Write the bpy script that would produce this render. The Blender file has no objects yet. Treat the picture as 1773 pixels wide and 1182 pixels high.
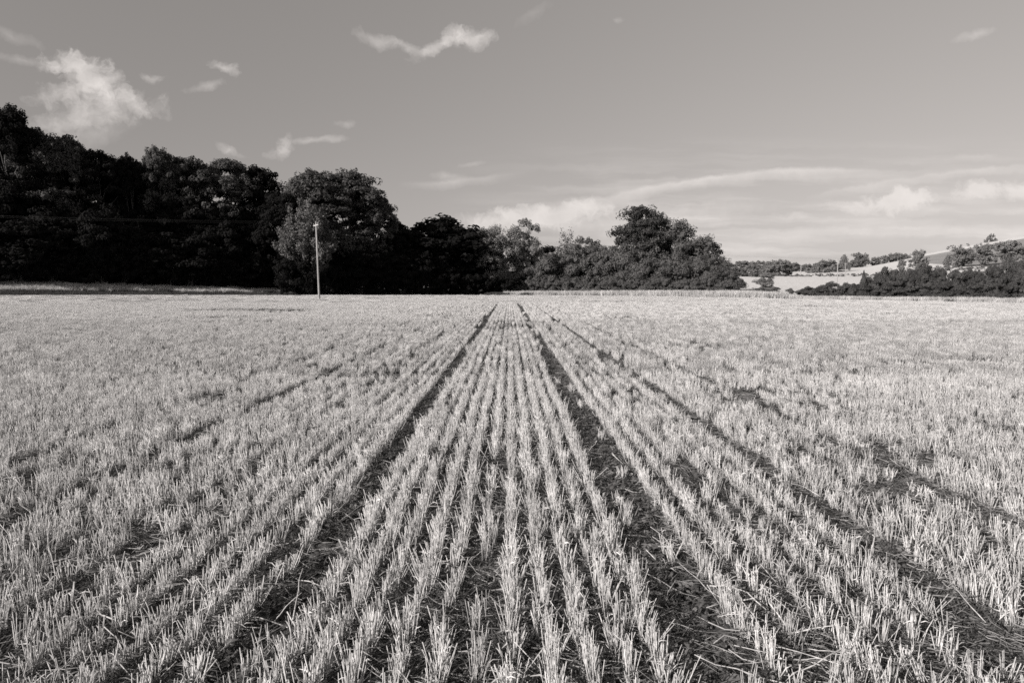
import bpy, math, random
import numpy as np
from mathutils import Vector, Matrix
R = math.radians
scene = bpy.context.scene
COL = scene.collection

# ------------------------------------------------------------------ camera
F, CX, CY = 1182.0, 886.5, 591.0          # focal length and centre in photo pixels
EYE, PITCH, YAW = 1.5, math.atan(93 / 1182.0), math.atan(4.5 / 1182.0)
cam_d = bpy.data.cameras.new('camera')
cam = bpy.data.objects.new('camera', cam_d); COL.objects.link(cam)
cam_d.sensor_width = 36.0; cam_d.lens = F / 1773 * 36
cam_d.clip_start = 0.05; cam_d.clip_end = 8000
cam.location = (0, 0, EYE); cam.rotation_euler = (math.pi / 2 - PITCH, 0, -YAW)
scene.camera = cam

# ------------------------------------------------------------------ light
PHI = R(41)                                # the light travels along the edge of the wood
SUN_EL = R(22)
TINT = (1.0, 0.94, 0.90)
ld = Vector((math.cos(PHI) * math.cos(SUN_EL), math.sin(PHI) * math.cos(SUN_EL), -math.sin(SUN_EL)))
sd = bpy.data.lights.new('sun', 'SUN'); sun = bpy.data.objects.new('sun', sd); COL.objects.link(sun)
sd.energy = 4.6; sd.angle = R(0.5); sd.color = TINT
sun.rotation_euler = ld.to_track_quat('-Z', 'Y').to_euler()
sun.location = (-60, -40, 60)
scene.view_settings.view_transform = 'Standard'; scene.view_settings.look = 'None'
scene.view_settings.exposure = 0.5; scene.view_settings.gamma = 1
scene.cycles.max_bounces = 6; scene.cycles.diffuse_bounces = 3; scene.cycles.transparent_max_bounces = 4
scene.cycles.use_adaptive_sampling = True; scene.cycles.adaptive_threshold = 0.01
scene.cycles.use_denoising = False; scene.cycles.filter_width = 1.6


def ray(px, py):
    """direction through a photo pixel as (x/y, z/y)"""
    c, d = (px - CX) / F, (CY - py) / F
    y = math.cos(PITCH) + d * math.sin(PITCH); z = -math.sin(PITCH) + d * math.cos(PITCH); x = c
    x, y = x * math.cos(YAW) + y * math.sin(YAW), -x * math.sin(YAW) + y * math.cos(YAW)
    return x / y, z / y


def flat(px, py):
    u, v = ray(px, py)
    y = EYE / -v
    return u * y, y


# ------------------------------------------------------------------ world
def N(nt, t, **kw):
    n = nt.nodes.new(t)
    for k, v in kw.items():
        if isinstance(k, str) and hasattr(n, k): setattr(n, k, v)
    return n


def math_n(nt, op, a, b=None, clamp=False, c=None):
    n = nt.nodes.new('ShaderNodeMath'); n.operation = op; n.use_clamp = clamp
    for i, x in enumerate((a, b, c)):
        if x is None: continue
        if isinstance(x, (int, float)): n.inputs[i].default_value = x
        else: nt.links.new(x, n.inputs[i])
    return n.outputs[0]


def make_world():
    w = bpy.data.worlds.new('World'); scene.world = w; w.use_nodes = True
    nt = w.node_tree; nt.nodes.clear(); L = nt.links.new
    out = N(nt, 'ShaderNodeOutputWorld'); bg = N(nt, 'ShaderNodeBackground')
    sky = N(nt, 'ShaderNodeTexSky'); sky.sky_type = 'NISHITA'; sky.sun_disc = False
    sky.sun_elevation = SUN_EL; sky.sun_rotation = math.atan2(-ld.x, -ld.y)
    sky.air_density = 1.0; sky.dust_density = 0.6; sky.ozone_density = 1.0
    sep = N(nt, 'ShaderNodeSeparateColor'); L(sky.outputs[0], sep.inputs[0])
    # black-and-white film behind a yellow filter: mostly red and green light
    s = math_n(nt, 'ADD', math_n(nt, 'MULTIPLY', sep.outputs[0], 0.45), math_n(nt, 'MULTIPLY', sep.outputs[1], 0.55))
    tc = N(nt, 'ShaderNodeTexCoord'); sx = N(nt, 'ShaderNodeSeparateXYZ'); L(tc.outputs['Generated'], sx.inputs[0])
    el = math_n(nt, 'MAXIMUM', sx.outputs[2], 0.0)
    lift = N(nt, 'ShaderNodeMapRange'); L(el, lift.inputs[0])
    lift.inputs[1].default_value = 0.0; lift.inputs[2].default_value = 0.42
    lift.inputs[3].default_value = SKY_LO; lift.inputs[4].default_value = SKY_HI
    s = math_n(nt, 'MULTIPLY', s, lift.outputs[0])
    yy = math_n(nt, 'MAXIMUM', sx.outputs[1], 0.08)
    u = math_n(nt, 'DIVIDE', sx.outputs[0], yy); v = math_n(nt, 'DIVIDE', sx.outputs[2], yy)
    comb = N(nt, 'ShaderNodeCombineXYZ'); L(u, comb.inputs[0]); L(v, comb.inputs[1])
    nz = N(nt, 'ShaderNodeTexNoise'); nz.inputs['Scale'].default_value = 22; nz.inputs['Detail'].default_value = 6
    nz.inputs['Roughness'].default_value = 0.62; L(comb.outputs[0], nz.inputs['Vector'])
    sub = N(nt, 'ShaderNodeVectorMath', operation='SUBTRACT'); L(nz.outputs['Color'], sub.inputs[0]); sub.inputs[1].default_value = (.5, .5, .5)
    scl = N(nt, 'ShaderNodeVectorMath', operation='MULTIPLY'); L(sub.outputs[0], scl.inputs[0]); scl.inputs[1].default_value = (.05, .034, 0)
    add = N(nt, 'ShaderNodeVectorMath', operation='ADD'); L(comb.outputs[0], add.inputs[0]); L(scl.outputs[0], add.inputs[1])
    # softer warp for streaks
    scl2 = N(nt, 'ShaderNodeVectorMath', operation='MULTIPLY'); L(sub.outputs[0], scl2.inputs[0]); scl2.inputs[1].default_value = (.06, .016, 0)
    add2 = N(nt, 'ShaderNodeVectorMath', operation='ADD'); L(comb.outputs[0], add2.inputs[0]); L(scl2.outputs[0], add2.inputs[1])
    ne = N(nt, 'ShaderNodeTexNoise'); ne.inputs['Scale'].default_value = 46; ne.inputs['Detail'].default_value = 7; ne.inputs['Roughness'].default_value = .6; L(add.outputs[0], ne.inputs['Vector'])
    er = {'c': math_n(nt, 'MULTIPLY', math_n(nt, 'SUBTRACT', ne.outputs[0], .5), 1.7), 's': math_n(nt, 'MULTIPLY', math_n(nt, 'SUBTRACT', ne.outputs[0], .5), 1.2)}
    total = None
    for (px, py, rx, ry, rot, amp, soft, kind) in CLOUDS:
        cu, cv = ray(px, py)
        m = N(nt, 'ShaderNodeMapping'); m.vector_type = 'TEXTURE'
        m.inputs['Location'].default_value = (cu, cv, 0); m.inputs['Rotation'].default_value = (0, 0, R(rot))
        m.inputs['Scale'].default_value = (rx / F, ry / F, 1)
        L((add if kind == 'c' else add2).outputs[0], m.inputs['Vector'])
        ln = N(nt, 'ShaderNodeVectorMath', operation='LENGTH'); L(m.outputs[0], ln.inputs[0])
        d = math_n(nt, 'MULTIPLY', math_n(nt, 'ADD', math_n(nt, 'SUBTRACT', 1.0, ln.outputs['Value']), er[kind]), 1 / soft, True)
        d = math_n(nt, 'MULTIPLY', math_n(nt, 'SMOOTH_MIN', d, 1.0, c=.2), amp)
        total = d if total is None else math_n(nt, 'ADD', total, math_n(nt, 'MULTIPLY', d, math_n(nt, 'SUBTRACT', 1.0, total, True)))
    # long arc streak, bowed over the right half
    sv = N(nt, 'ShaderNodeSeparateXYZ'); L(add2.outputs[0], sv.inputs[0])
    def arc(px0, py0, px1, py1, px2, py2, up, down, amp, total):
        A = np.array([[ray(a, b)[0] ** 2, ray(a, b)[0], 1] for a, b in ((px0, py0), (px1, py1), (px2, py2))])
        B = np.array([ray(a, b)[1] for a, b in ((px0, py0), (px1, py1), (px2, py2))])
        k = np.linalg.solve(A, B)
        cur = math_n(nt, 'ADD', math_n(nt, 'MULTIPLY', math_n(nt, 'ADD', math_n(nt, 'MULTIPLY', sv.outputs[0], float(k[0])), float(k[1])), sv.outputs[0]), float(k[2]))
        dv = math_n(nt, 'SUBTRACT', sv.outputs[1], cur)
        a = math_n(nt, 'SUBTRACT', 1.0, math_n(nt, 'DIVIDE', math_n(nt, 'MAXIMUM', dv, 0.0), up / F), True)
        b = math_n(nt, 'SUBTRACT', 1.0, math_n(nt, 'DIVIDE', math_n(nt, 'MAXIMUM', math_n(nt, 'MULTIPLY', dv, -1.0), 0.0), down / F), True)
        ul, ur = ray(px0, py0)[0], ray(px2, py2)[0]
        e1 = math_n(nt, 'MULTIPLY', math_n(nt, 'SUBTRACT', sv.outputs[0], ul), 12.0, True)
        e2 = math_n(nt, 'MULTIPLY', math_n(nt, 'SUBTRACT', ur, sv.outputs[0]), 9.0, True)
        d = math_n(nt, 'MULTIPLY', math_n(nt, 'MULTIPLY', math_n(nt, 'MULTIPLY', a, b), math_n(nt, 'MULTIPLY', e1, e2)), amp)
        return math_n(nt, 'ADD', total, math_n(nt, 'MULTIPLY', d, math_n(nt, 'SUBTRACT', 1.0, total, True)))
    for a_ in ARCS: total = arc(*a_, total)
    # faint flat streaks low in the sky
    st = N(nt, 'ShaderNodeMapping'); L(add2.outputs[0], st.inputs['Vector']); st.inputs['Scale'].default_value = (3.0, 34, 1); st.inputs['Rotation'].default_value = (0, 0, R(3))
    sn = N(nt, 'ShaderNodeTexNoise'); sn.inputs['Scale'].default_value = 1.6; sn.inputs['Detail'].default_value = 5; L(st.outputs[0], sn.inputs['Vector'])
    low = N(nt, 'ShaderNodeMapRange'); L(v, low.inputs[0]); low.inputs[1].default_value = 0.22; low.inputs[2].default_value = 0.09
    right = N(nt, 'ShaderNodeMapRange'); L(u, right.inputs[0]); right.inputs[1].default_value = -.1; right.inputs[2].default_value = .25
    sm = N(nt, 'ShaderNodeMapRange'); L(sn.outputs[0], sm.inputs[0]); sm.inputs[1].default_value = .42; sm.inputs[2].default_value = .72
    sk = math_n(nt, 'MULTIPLY', math_n(nt, 'MULTIPLY', math_n(nt, 'MULTIPLY', sm.outputs[0], low.outputs[0]), right.outputs[0]), .8)
    total = math_n(nt, 'ADD', total, math_n(nt, 'MULTIPLY', sk, math_n(nt, 'SUBTRACT', 1.0, total, True)))
    n2 = N(nt, 'ShaderNodeTexNoise'); n2.inputs['Scale'].default_value = 34; n2.inputs['Detail'].default_value = 5; L(add.outputs[0], n2.inputs['Vector'])
    mod = N(nt, 'ShaderNodeMapRange'); L(n2.outputs[0], mod.inputs[0]); mod.inputs[1].default_value = .3; mod.inputs[2].default_value = .68; mod.inputs[3].default_value = .7; mod.inputs[4].default_value = 1.0
    total = math_n(nt, 'MULTIPLY', total, mod.outputs[0], True)
    mix = N(nt, 'ShaderNodeMix'); mix.data_type = 'FLOAT'
    L(total, mix.inputs['Factor']); L(s, mix.inputs[2]); mix.inputs[3].default_value = CLOUD_V
    tint = N(nt, 'ShaderNodeVectorMath', operation='SCALE'); tint.inputs[0].default_value = TINT; L(mix.outputs[0], tint.inputs['Scale'])
    L(tint.outputs[0], bg.inputs[0]); bg.inputs[1].default_value = 0.1
    L(bg.outputs[0], out.inputs[0])


SKY_LO, SKY_HI, CLOUD_V = 0.455, 1.19, 5.9
CLOUDS = [  # px, py, rx, ry, rotation, amount, softness, kind
    (128, 112, 62, 20, 0, .68, .8, 'c'), (160, 138, 72, 38, -25, .8, .9, 'c'), (190, 172, 105, 28, -10, .55, 1.0, 'c'),
    (110, 165, 70, 22, 10, .5, 1.0, 'c'), (150, 200, 120, 34, 10, .6, 1.0, 'c'), (160, 235, 90, 30, 20, .3, 1.2, 's'),
    (20, 62, 60, 12, -20, .28, 1.2, 's'), (40, 105, 60, 10, -8, .3, 1.2, 's'), (262, 137, 22, 9, 0, .4, 1, 'c'),
    (655, 70, 52, 15, -14, .42, 1.0, 'c'), (708, 84, 50, 12, -10, .4, 1.0, 'c'), (760, 80, 52, 15, 25, .5, 1.0, 'c'), (785, 64, 27, 22, 0, .8, .8, 'c'), (822, 67, 36, 19, 8, .7, .9, 'c'),
    (388, 117, 34, 10, -14, .6, .9, 'c'), (362, 150, 50, 8, 12, .35, 1, 's'), (925, 25, 40, 12, 30, .15, 1.2, 's'),
    (486, 262, 30, 14, 15, .55, .9, 'c'), (548, 243, 66, 7, 4, .45, 1, 's'), (400, 262, 28, 9, -10, .45, 1, 'c'), (598, 216, 28, 8, 0, .25, 1, 's'),
    (490, 245, 20, 10, 0, .4, 1, 'c'), (775, 304, 38, 9, 0, .35, 1, 's'), (820, 283, 24, 6, 8, .3, 1, 's'), (1690, 60, 42, 10, 14, .35, 1, 's'), (1070, 36, 12, 6, 0, .2, 1, 's'),
    (940, 374, 150, 24, 5, .85, .6, 'c'), (990, 360, 150, 18, 6, .6, .9, 's'), (860, 385, 110, 20, 0, .6, .9, 's'), (1060, 392, 120, 40, 0, .5, 1.1, 's'),
    (1556, 347, 74, 22, 3, .95, .5, 'c'), (1585, 345, 36, 20, 0, .7, .6, 'c'), (1480, 360, 50, 14, 0, .75, .7, 'c'), (1700, 329, 66, 17, 0, .95, .6, 'c'), (1765, 330, 50, 18, 0, .8, .7, 'c'),
    (1375, 372, 36, 8, 0, .5, .9, 'c'), (1240, 360, 130, 14, 2, .35, 1, 's'), (1500, 402, 300, 14, 2, .35, 1.2, 's'), (1690, 272, 50, 7, 0, .25, 1, 's'),
]
ARCS = [(1010, 352, 1230, 309, 1580, 300, 6, 16, .62), (690, 322, 800, 312, 920, 298, 6, 12, .4), (1380, 345, 1560, 312, 1850, 285, 5, 12, .35)]
make_world()

# ------------------------------------------------------------------ materials
def mat(name, base, var=.25, scale=4.0, rough=.85, bump=0.0, bscale=30.0, spec=.2, inst=0.0, transl=0.0, dark=None, mask_scale=None):
    m = bpy.data.materials.new(name); m.use_nodes = True
    nt = m.node_tree; L = nt.links.new; b = nt.nodes['Principled BSDF']
    b.inputs['Roughness'].default_value = rough; b.inputs['Specular IOR Level'].default_value = spec
    tc = N(nt, 'ShaderNodeTexCoord'); nz = N(nt, 'ShaderNodeTexNoise')
    nz.inputs['Scale'].default_value = scale; nz.inputs['Detail'].default_value = 5; L(tc.outputs['Object'], nz.inputs['Vector'])
    mr = N(nt, 'ShaderNodeMapRange'); L(nz.outputs[0], mr.inputs[0]); mr.inputs[1].default_value = .3; mr.inputs[2].default_value = .7
    mr.inputs[3].default_value = base * (1 - var); mr.inputs[4].default_value = base * (1 + var)
    val = mr.outputs[0]
    if inst:
        oi = N(nt, 'ShaderNodeObjectInfo'); r = N(nt, 'ShaderNodeMapRange'); L(oi.outputs['Random'], r.inputs[0])
        r.inputs[3].default_value = 1 - inst; r.inputs[4].default_value = 1 + inst
        val = math_n(nt, 'MULTIPLY', val, r.outputs[0])
    if dark is not None:
        n2 = N(nt, 'ShaderNodeTexNoise'); n2.inputs['Scale'].default_value = mask_scale; n2.inputs['Detail'].default_value = 4; L(tc.outputs['Object'], n2.inputs['Vector'])
        r2 = N(nt, 'ShaderNodeMapRange'); L(n2.outputs[0], r2.inputs[0]); r2.inputs[1].default_value = .45; r2.inputs[2].default_value = .6
        mx = N(nt, 'ShaderNodeMix'); mx.data_type = 'FLOAT'; L(r2.outputs[0], mx.inputs['Factor']); L(val, mx.inputs[2])
        mx.inputs[3].default_value = dark; val = mx.outputs[0]
    L(val, b.inputs['Base Color'])
    if bump:
        bn = N(nt, 'ShaderNodeTexNoise'); bn.inputs['Scale'].default_value = bscale; bn.inputs['Detail'].default_value = 8; bn.inputs['Roughness'].default_value = .65
        L(tc.outputs['Object'], bn.inputs['Vector'])
        bp = N(nt, 'ShaderNodeBump'); bp.inputs['Strength'].default_value = 1; bp.inputs['Distance'].default_value = bump
        L(bn.outputs[0], bp.inputs['Height']); L(bp.outputs[0], b.inputs['Normal'])
    if transl:
        tr = N(nt, 'ShaderNodeBsdfTranslucent'); L(val, tr.inputs[0]); mx = N(nt, 'ShaderNodeMixShader'); mx.inputs[0].default_value = transl
        L(b.outputs[0], mx.inputs[1]); L(tr.outputs[0], mx.inputs[2]); L(mx.outputs[0], nt.nodes['Material Output'].inputs[0])
    return m


M_SOIL = mat('soil', .050, .45, 9, .95, .025, 26, .1, dark=.075, mask_scale=14)
M_FAR = mat('stubble_far', .60, .12, .9, .9, .05, 3, .1)
M_PASTURE = mat('pasture', .27, .12, .05, .9, .1, 1.5, .1)
M_TURF = mat('turf', .10, .3, .5, .9, .1, 3, .1)
M_FLOOR = mat('woodland_floor', .04, .3, .5, .95, .1, 2, .1)
M_STRAW = mat('straw', .53, .42, 38, .6, spec=.35, inst=.2, transl=.18)
M_STRAW_F = mat('straw_distant', .60, .12, 7, .7, spec=.2, inst=.08, transl=.18)
M_LITTER = mat('old_straw', .24, .35, 20, .7, spec=.25, inst=.45)
M_CHAFF = mat('chaff', .11, .5, 20, .8, spec=.1, inst=.4)
M_WEED = mat('weed_leaf', .14, .3, 12, .6, spec=.25, inst=.35, transl=.2)
M_CLOD = mat('clod', .085, .35, 20, .95, .004, 80, .1, inst=.4)
M_FLINT = mat('flint', .26, .3, 20, .6, .002, 60, .3, inst=.4)
M_GRASS = mat('dry_grass', .50, .2, .8, .8, spec=.1, inst=.25, transl=.25)
M_GRASS_D = mat('dark_grass', .07, .3, .8, .8, spec=.1, inst=.25, transl=.25)
M_LEAF = mat('leaf_mid', .10, .35, .45, .7, spec=.12, transl=.2)
M_LEAF_D = mat('leaf_shaded', .014, .35, .45, .8, spec=.03, transl=.15)  # near-black base puts the wood's shade into the leaf colour
M_LEAF_M = mat('leaf_fresh', .078, .3, .5, .7, spec=.15, transl=.25)
M_LEAF_A = mat('leaf_maple', .13, .3, .5, .7, spec=.15, transl=.25)
M_LEAF_L = mat('leaf_pale', .2, .3, .5, .7, spec=.15, transl=.25)
M_LEAF_B = mat('leaf_beech', .052, .35, .45, .7, spec=.12, transl=.2)
M_LEAF_H = mat('leaf_hedge', .075, .4, .6, .7, spec=.12, transl=.2)
M_LEAF_F = mat('leaf_hazed', .15, .25, .3, .8, spec=.1, transl=.2)  # lighter base carries the distance haze in the leaf colour
M_BARK = mat('bark', .09, .4, 3, .95, .02, 12, .1)
M_BARK_L = mat('bark_pale', .25, .35, 3, .9, .01, 12, .1)
M_POLE = mat('pole_wood', .27, .15, 3, .8, .004, 40, .2)
M_ARM = mat('pole_arm', .42, .1, 5, .7, spec=.2)
M_WIRE = mat('wire', .03, .1, 5, .5, spec=.4)
M_CERAMIC = mat('insulator', .3, .1, 5, .3, spec=.5)
M_TRACK = mat('chalk_track', .72, .1, 1, .9, .02, 10, .1)

# ------------------------------------------------------------------ helpers
_rs = np.random.RandomState(11); LAT = _rs.rand(256, 256)


def noise2(x, y, s=1.0, seed=0):
    x = np.asarray(x, float) * s + seed * 17.31; y = np.asarray(y, float) * s + seed * 9.77
    xi = np.floor(x).astype(int); yi = np.floor(y).astype(int); fx = x - xi; fy = y - yi
    fx = fx * fx * (3 - 2 * fx); fy = fy * fy * (3 - 2 * fy)
    a = LAT[xi & 255, yi & 255]; b = LAT[(xi + 1) & 255, yi & 255]; c = LAT[xi & 255, (yi + 1) & 255]; d = LAT[(xi + 1) & 255, (yi + 1) & 255]
    return (a * (1 - fx) + b * fx) * (1 - fy) + (c * (1 - fx) + d * fx) * fy


def fbm(x, y, s=1.0, seed=0, o=4):
    t = 0; a = .5
    for i in range(o): t = t + a * noise2(x, y, s * 2 ** i, seed + i * 3); a *= .5
    return t / (1 - .5 ** o)


def sstep(t):
    t = np.clip(t, 0, 1); return t * t * (3 - 2 * t)


def mesh_np(name, V, Fq, mats, smooth=True, fmat=None):
    """V (n,3), Fq (m,3|4) -> mesh data"""
    me = bpy.data.meshes.new(name); V = np.asarray(V, np.float32); Fq = np.asarray(Fq, np.int32)
    k = Fq.shape[1]; me.vertices.add(len(V)); me.vertices.foreach_set('co', V.ravel())
    me.loops.add(Fq.size); me.loops.foreach_set('vertex_index', Fq.ravel())
    me.polygons.add(len(Fq)); me.polygons.foreach_set('loop_start', np.arange(0, Fq.size, k, dtype=np.int32))
    me.polygons.foreach_set('use_smooth', np.full(len(Fq), smooth))
    for m in (mats if isinstance(mats, (list, tuple)) else [mats]): me.materials.append(m)
    if fmat is not None: me.polygons.foreach_set('material_index', np.asarray(fmat, np.int32))
    me.update(calc_edges=True); return me


def link(name, me, parent=None, **props):
    o = bpy.data.objects.new(name, me); COL.objects.link(o)
    if parent is not None: o.parent = parent
    for k, v in props.items(): o[k] = v
    return o


class MB:
    """collects quads"""
    def __init__(s): s.V = []; s.F = []; s.n = 0
    def add(s, V, Fq):
        s.V.append(np.asarray(V, float)); s.F.append(np.asarray(Fq, int) + s.n); s.n += len(V)
    def tube(s, pts, rad, sides=6, cap=True):
        pts = [Vector(p) for p in pts]; V = []; Fq = []
        for i, p in enumerate(pts):
            d = (pts[min(i + 1, len(pts) - 1)] - pts[max(i - 1, 0)]).normalized()
            a = d.cross(Vector((0, 1, 0)) if abs(d.y) < .9 else Vector((1, 0, 0))).normalized(); b = d.cross(a)
            for k in range(sides):
                t = 2 * math.pi * k / sides; V.append(p + (a * math.cos(t) + b * math.sin(t)) * rad[i])
        for i in range(len(pts) - 1):
            for k in range(sides):
                k2 = (k + 1) % sides; Fq.append((i * sides + k, i * sides + k2, (i + 1) * sides + k2, (i + 1) * sides + k))
        if cap:
            e = (len(pts) - 1) * sides; V.append(pts[-1]); c = len(V) - 1
            for k in range(0, sides): Fq.append((e + k, e + (k + 1) % sides, c, c))
        s.add([tuple(v) for v in V], [f for f in Fq])
    def box(s, c, size, rz=0.0):
        x, y, z = [q / 2 for q in size]
        V = np.array([(i * x, j * y, k * z) for i in (-1, 1) for j in (-1, 1) for k in (-1, 1)], float)
        if rz: V[:, :2] = V[:, :2] @ np.array([[math.cos(rz), math.sin(rz)], [-math.sin(rz), math.cos(rz)]])
        s.add(V + np.array(c), [(0, 1, 3, 2), (4, 6, 7, 5), (0, 4, 5, 1), (2, 3, 7, 6), (0, 2, 6, 4), (1, 5, 7, 3)])
    def mesh(s, name, m, smooth=True):
        V = np.vstack(s.V); Fq = np.vstack(s.F); me = bpy.data.meshes.new(name)
        me.from_pydata([tuple(v) for v in V], [], [tuple(dict.fromkeys(f)) for f in Fq.tolist()])
        me.polygons.foreach_set('use_smooth', np.full(len(me.polygons), smooth)); me.materials.append(m); me.update(); return me


# ------------------------------------------------------------------ the lie of the land
EX, EY = -97.0, 130.0                       # where the wood's edge enters the frame
CO, SI = math.cos(PHI), math.sin(PHI)
EDGE = [(-400, 512), (0, 512), (300, 511.6), (800, 511.5), (900, 511.8), (1000, 512.5), (1100, 513.6), (1220, 516), (1300, 517), (1380, 518.6), (1500, 521), (1640, 524), (1773, 526.6), (1900, 529), (2400, 540)]
_eu = np.array([flat(a, b)[0] / flat(a, b)[1] for a, b in EDGE]); _ez = np.array([flat(a, b)[1] for a, b in EDGE])


def edge_y(u): return np.interp(u, _eu, _ez)


def wood_st(x, y):
    dx, dy = np.asarray(x, float) - EX, np.asarray(y, float) - EY
    return -dx * SI + dy * CO, dx * CO + dy * SI       # s into the wood, t along the edge


_cu = np.array([ray(a, b)[0] for a, b in [(1200, 468), (1290, 470), (1380, 472), (1500, 464), (1560, 453), (1600, 443), (1700, 423), (1773, 409), (1900, 395), (2400, 370)]])
_cv = np.array([ray(a, b)[1] for a, b in [(1200, 468), (1290, 470), (1380, 472), (1500, 464), (1560, 453), (1600, 443), (1700, 423), (1773, 409), (1900, 395), (2400, 370)]])
CREST = 640.0


def ground(x, y):
    x = np.asarray(x, float); y = np.asarray(y, float); yy = np.maximum(y, 1.0); u = x / yy
    h = (fbm(x, y, .05, 1, 3) - .5) * .12 * sstep(y / 40)
    s, t = wood_st(x, y)
    base = -0.016 * np.clip(y - 122, 0, 90)
    bank = 2.1 * sstep(s / 10) * np.interp(t, [-300, 20, 60, 120], [.6, .6, .45, .2])
    hl = np.interp(t, [-220, -120, -20, 20, 45, 70, 90, 130], [46, 44, 36, 27, 18, 11, 4, 1])
    hill = hl * sstep((s - 6) / 54)
    # right-hand rising ground
    e = edge_y(np.clip(u, -2, 2)); hc = (np.interp(u, _cu, _cv) * CREST + EYE) * sstep((u - .12) / .16)
    r = np.clip((y - 150) / (CREST - 150), 0, 1); rise = hc * r ** np.interp(u, [.42, .60, .7], [.8, 1.1, 1.25])
    over = np.clip((y - CREST) / 500, 0, 1); rise = rise - hc * .9 * sstep(over)
    # gentle fall from the field edge to the lane on the right
    return h + base * (1 - sstep((u - .2) / .15) * sstep((y - 190) / 80)) + np.where(s > 0, bank + hill, 0) * (y > -60) + rise


def G(x, y): return float(ground(x, y))


RUT = ((-1.0, .14), (.85, .14))


def axis(parts):
    out = []
    for a, b, st in parts: out.append(np.arange(a, b, st))
    return np.concatenate(out + [np.array([parts[-1][1]])])


xs = axis([(-2600, -900, 120), (-900, -320, 14), (-320, -60, 3), (-60, -6, .8), (-6, 6, .07), (6, 60, .8), (60, 260, 3), (260, 900, 8), (900, 2600, 120)])
ys = axis([(-300, -20, 20), (-20, 0, 1), (0, 9, .07), (9, 60, .5), (60, 240, 1.6), (240, 760, 5), (760, 1300, 30), (1300, 4500, 200)])
XX, YY = np.meshgrid(xs, ys)
ZZ = ground(XX, YY)
near = sstep((14 - np.abs(XX)) / 6) * sstep((16 - YY) / 6)
ZZ = ZZ + near * (fbm(XX, YY, 4.0, 5, 4) - .5) * .045
for rx, rw in RUT: ZZ = ZZ - .03 * np.exp(-((XX - rx) / rw) ** 2) * (YY < 66) * (YY > -20)
nx, ny = len(xs), len(ys)
ii = (np.arange(ny - 1)[:, None] * nx + np.arange(nx - 1)[None, :]).ravel()
FQ = np.stack([ii, ii + 1, ii + 1 + nx, ii + nx], 1)
fx = (XX[:-1, :-1] + XX[1:, 1:]).ravel() / 2; fy = (YY[:-1, :-1] + YY[1:, 1:]).ravel() / 2
fu = fx / np.maximum(fy, 1); fs, ft = wood_st(fx, fy)
fe = edge_y(np.clip(fu, -2, 2))
fm = np.zeros(len(fx), int)                                   # 0 soil under the stubble
fm[(fy > fe + .5) & (fu > -.05)] = 3
fm[(fs > 0)] = 3
fm[(fs > 11)] = 4
upx = CX + F * fu                                              # roughly the bearing as a photo column
D = fy
right = (fu > .30) & (fy > fe + 6)
fm[right & (D > 118)] = 1                                      # pale hill fields
b1 = np.interp(upx, [1250, 1380, 1560, 1640, 1900], [330, 330, 300, 270, 250])
grey = right & (D > np.interp(upx, [1500, 1600, 1660, 1773, 2000], [900, 430, 330, 300, 300])) & (D < np.interp(upx, [1500, 1600, 1700, 1773, 2400], [560, 578, 592, 602, 612]))
fm[grey] = 2
me = mesh_np('ground', np.stack([XX.ravel(), YY.ravel(), ZZ.ravel()], 1), FQ, [M_SOIL, M_FAR, M_PASTURE, M_TURF, M_FLOOR], True, fm)
link('ground', me, kind='structure')


def gz_near(x, y):
    z = ground(x, y); near = sstep((14 - np.abs(x)) / 6) * sstep((16 - y) / 6)
    z = z + near * (fbm(x, y, 4.0, 5, 4) - .5) * .045
    for rx, rw in RUT: z = z - .03 * np.exp(-((x - rx) / rw) ** 2) * (y < 66)
    return z


# pale bit of track at the far right corner of the field
def strip(name, pts, w, m, lift=.05):
    V = []; Fq = []
    for i, (x, y) in enumerate(pts):
        a = pts[max(i - 1, 0)]; b = pts[min(i + 1, len(pts) - 1)]; d = math.hypot(b[0] - a[0], b[1] - a[1]); nx_, ny_ = -(b[1] - a[1]) / d, (b[0] - a[0]) / d
        for k in (-1, -.33, .33, 1): X, Y = x + nx_ * w * k / 2, y + ny_ * w * k / 2; V.append((X, Y, G(X, Y) + lift))
    for i in range(len(pts) - 1):
        for k in range(3): q = i * 4 + k; Fq.append((q, q + 1, q + 5, q + 4))
    return link(name, mesh_np(name, V, Fq, m), kind='structure')


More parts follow.
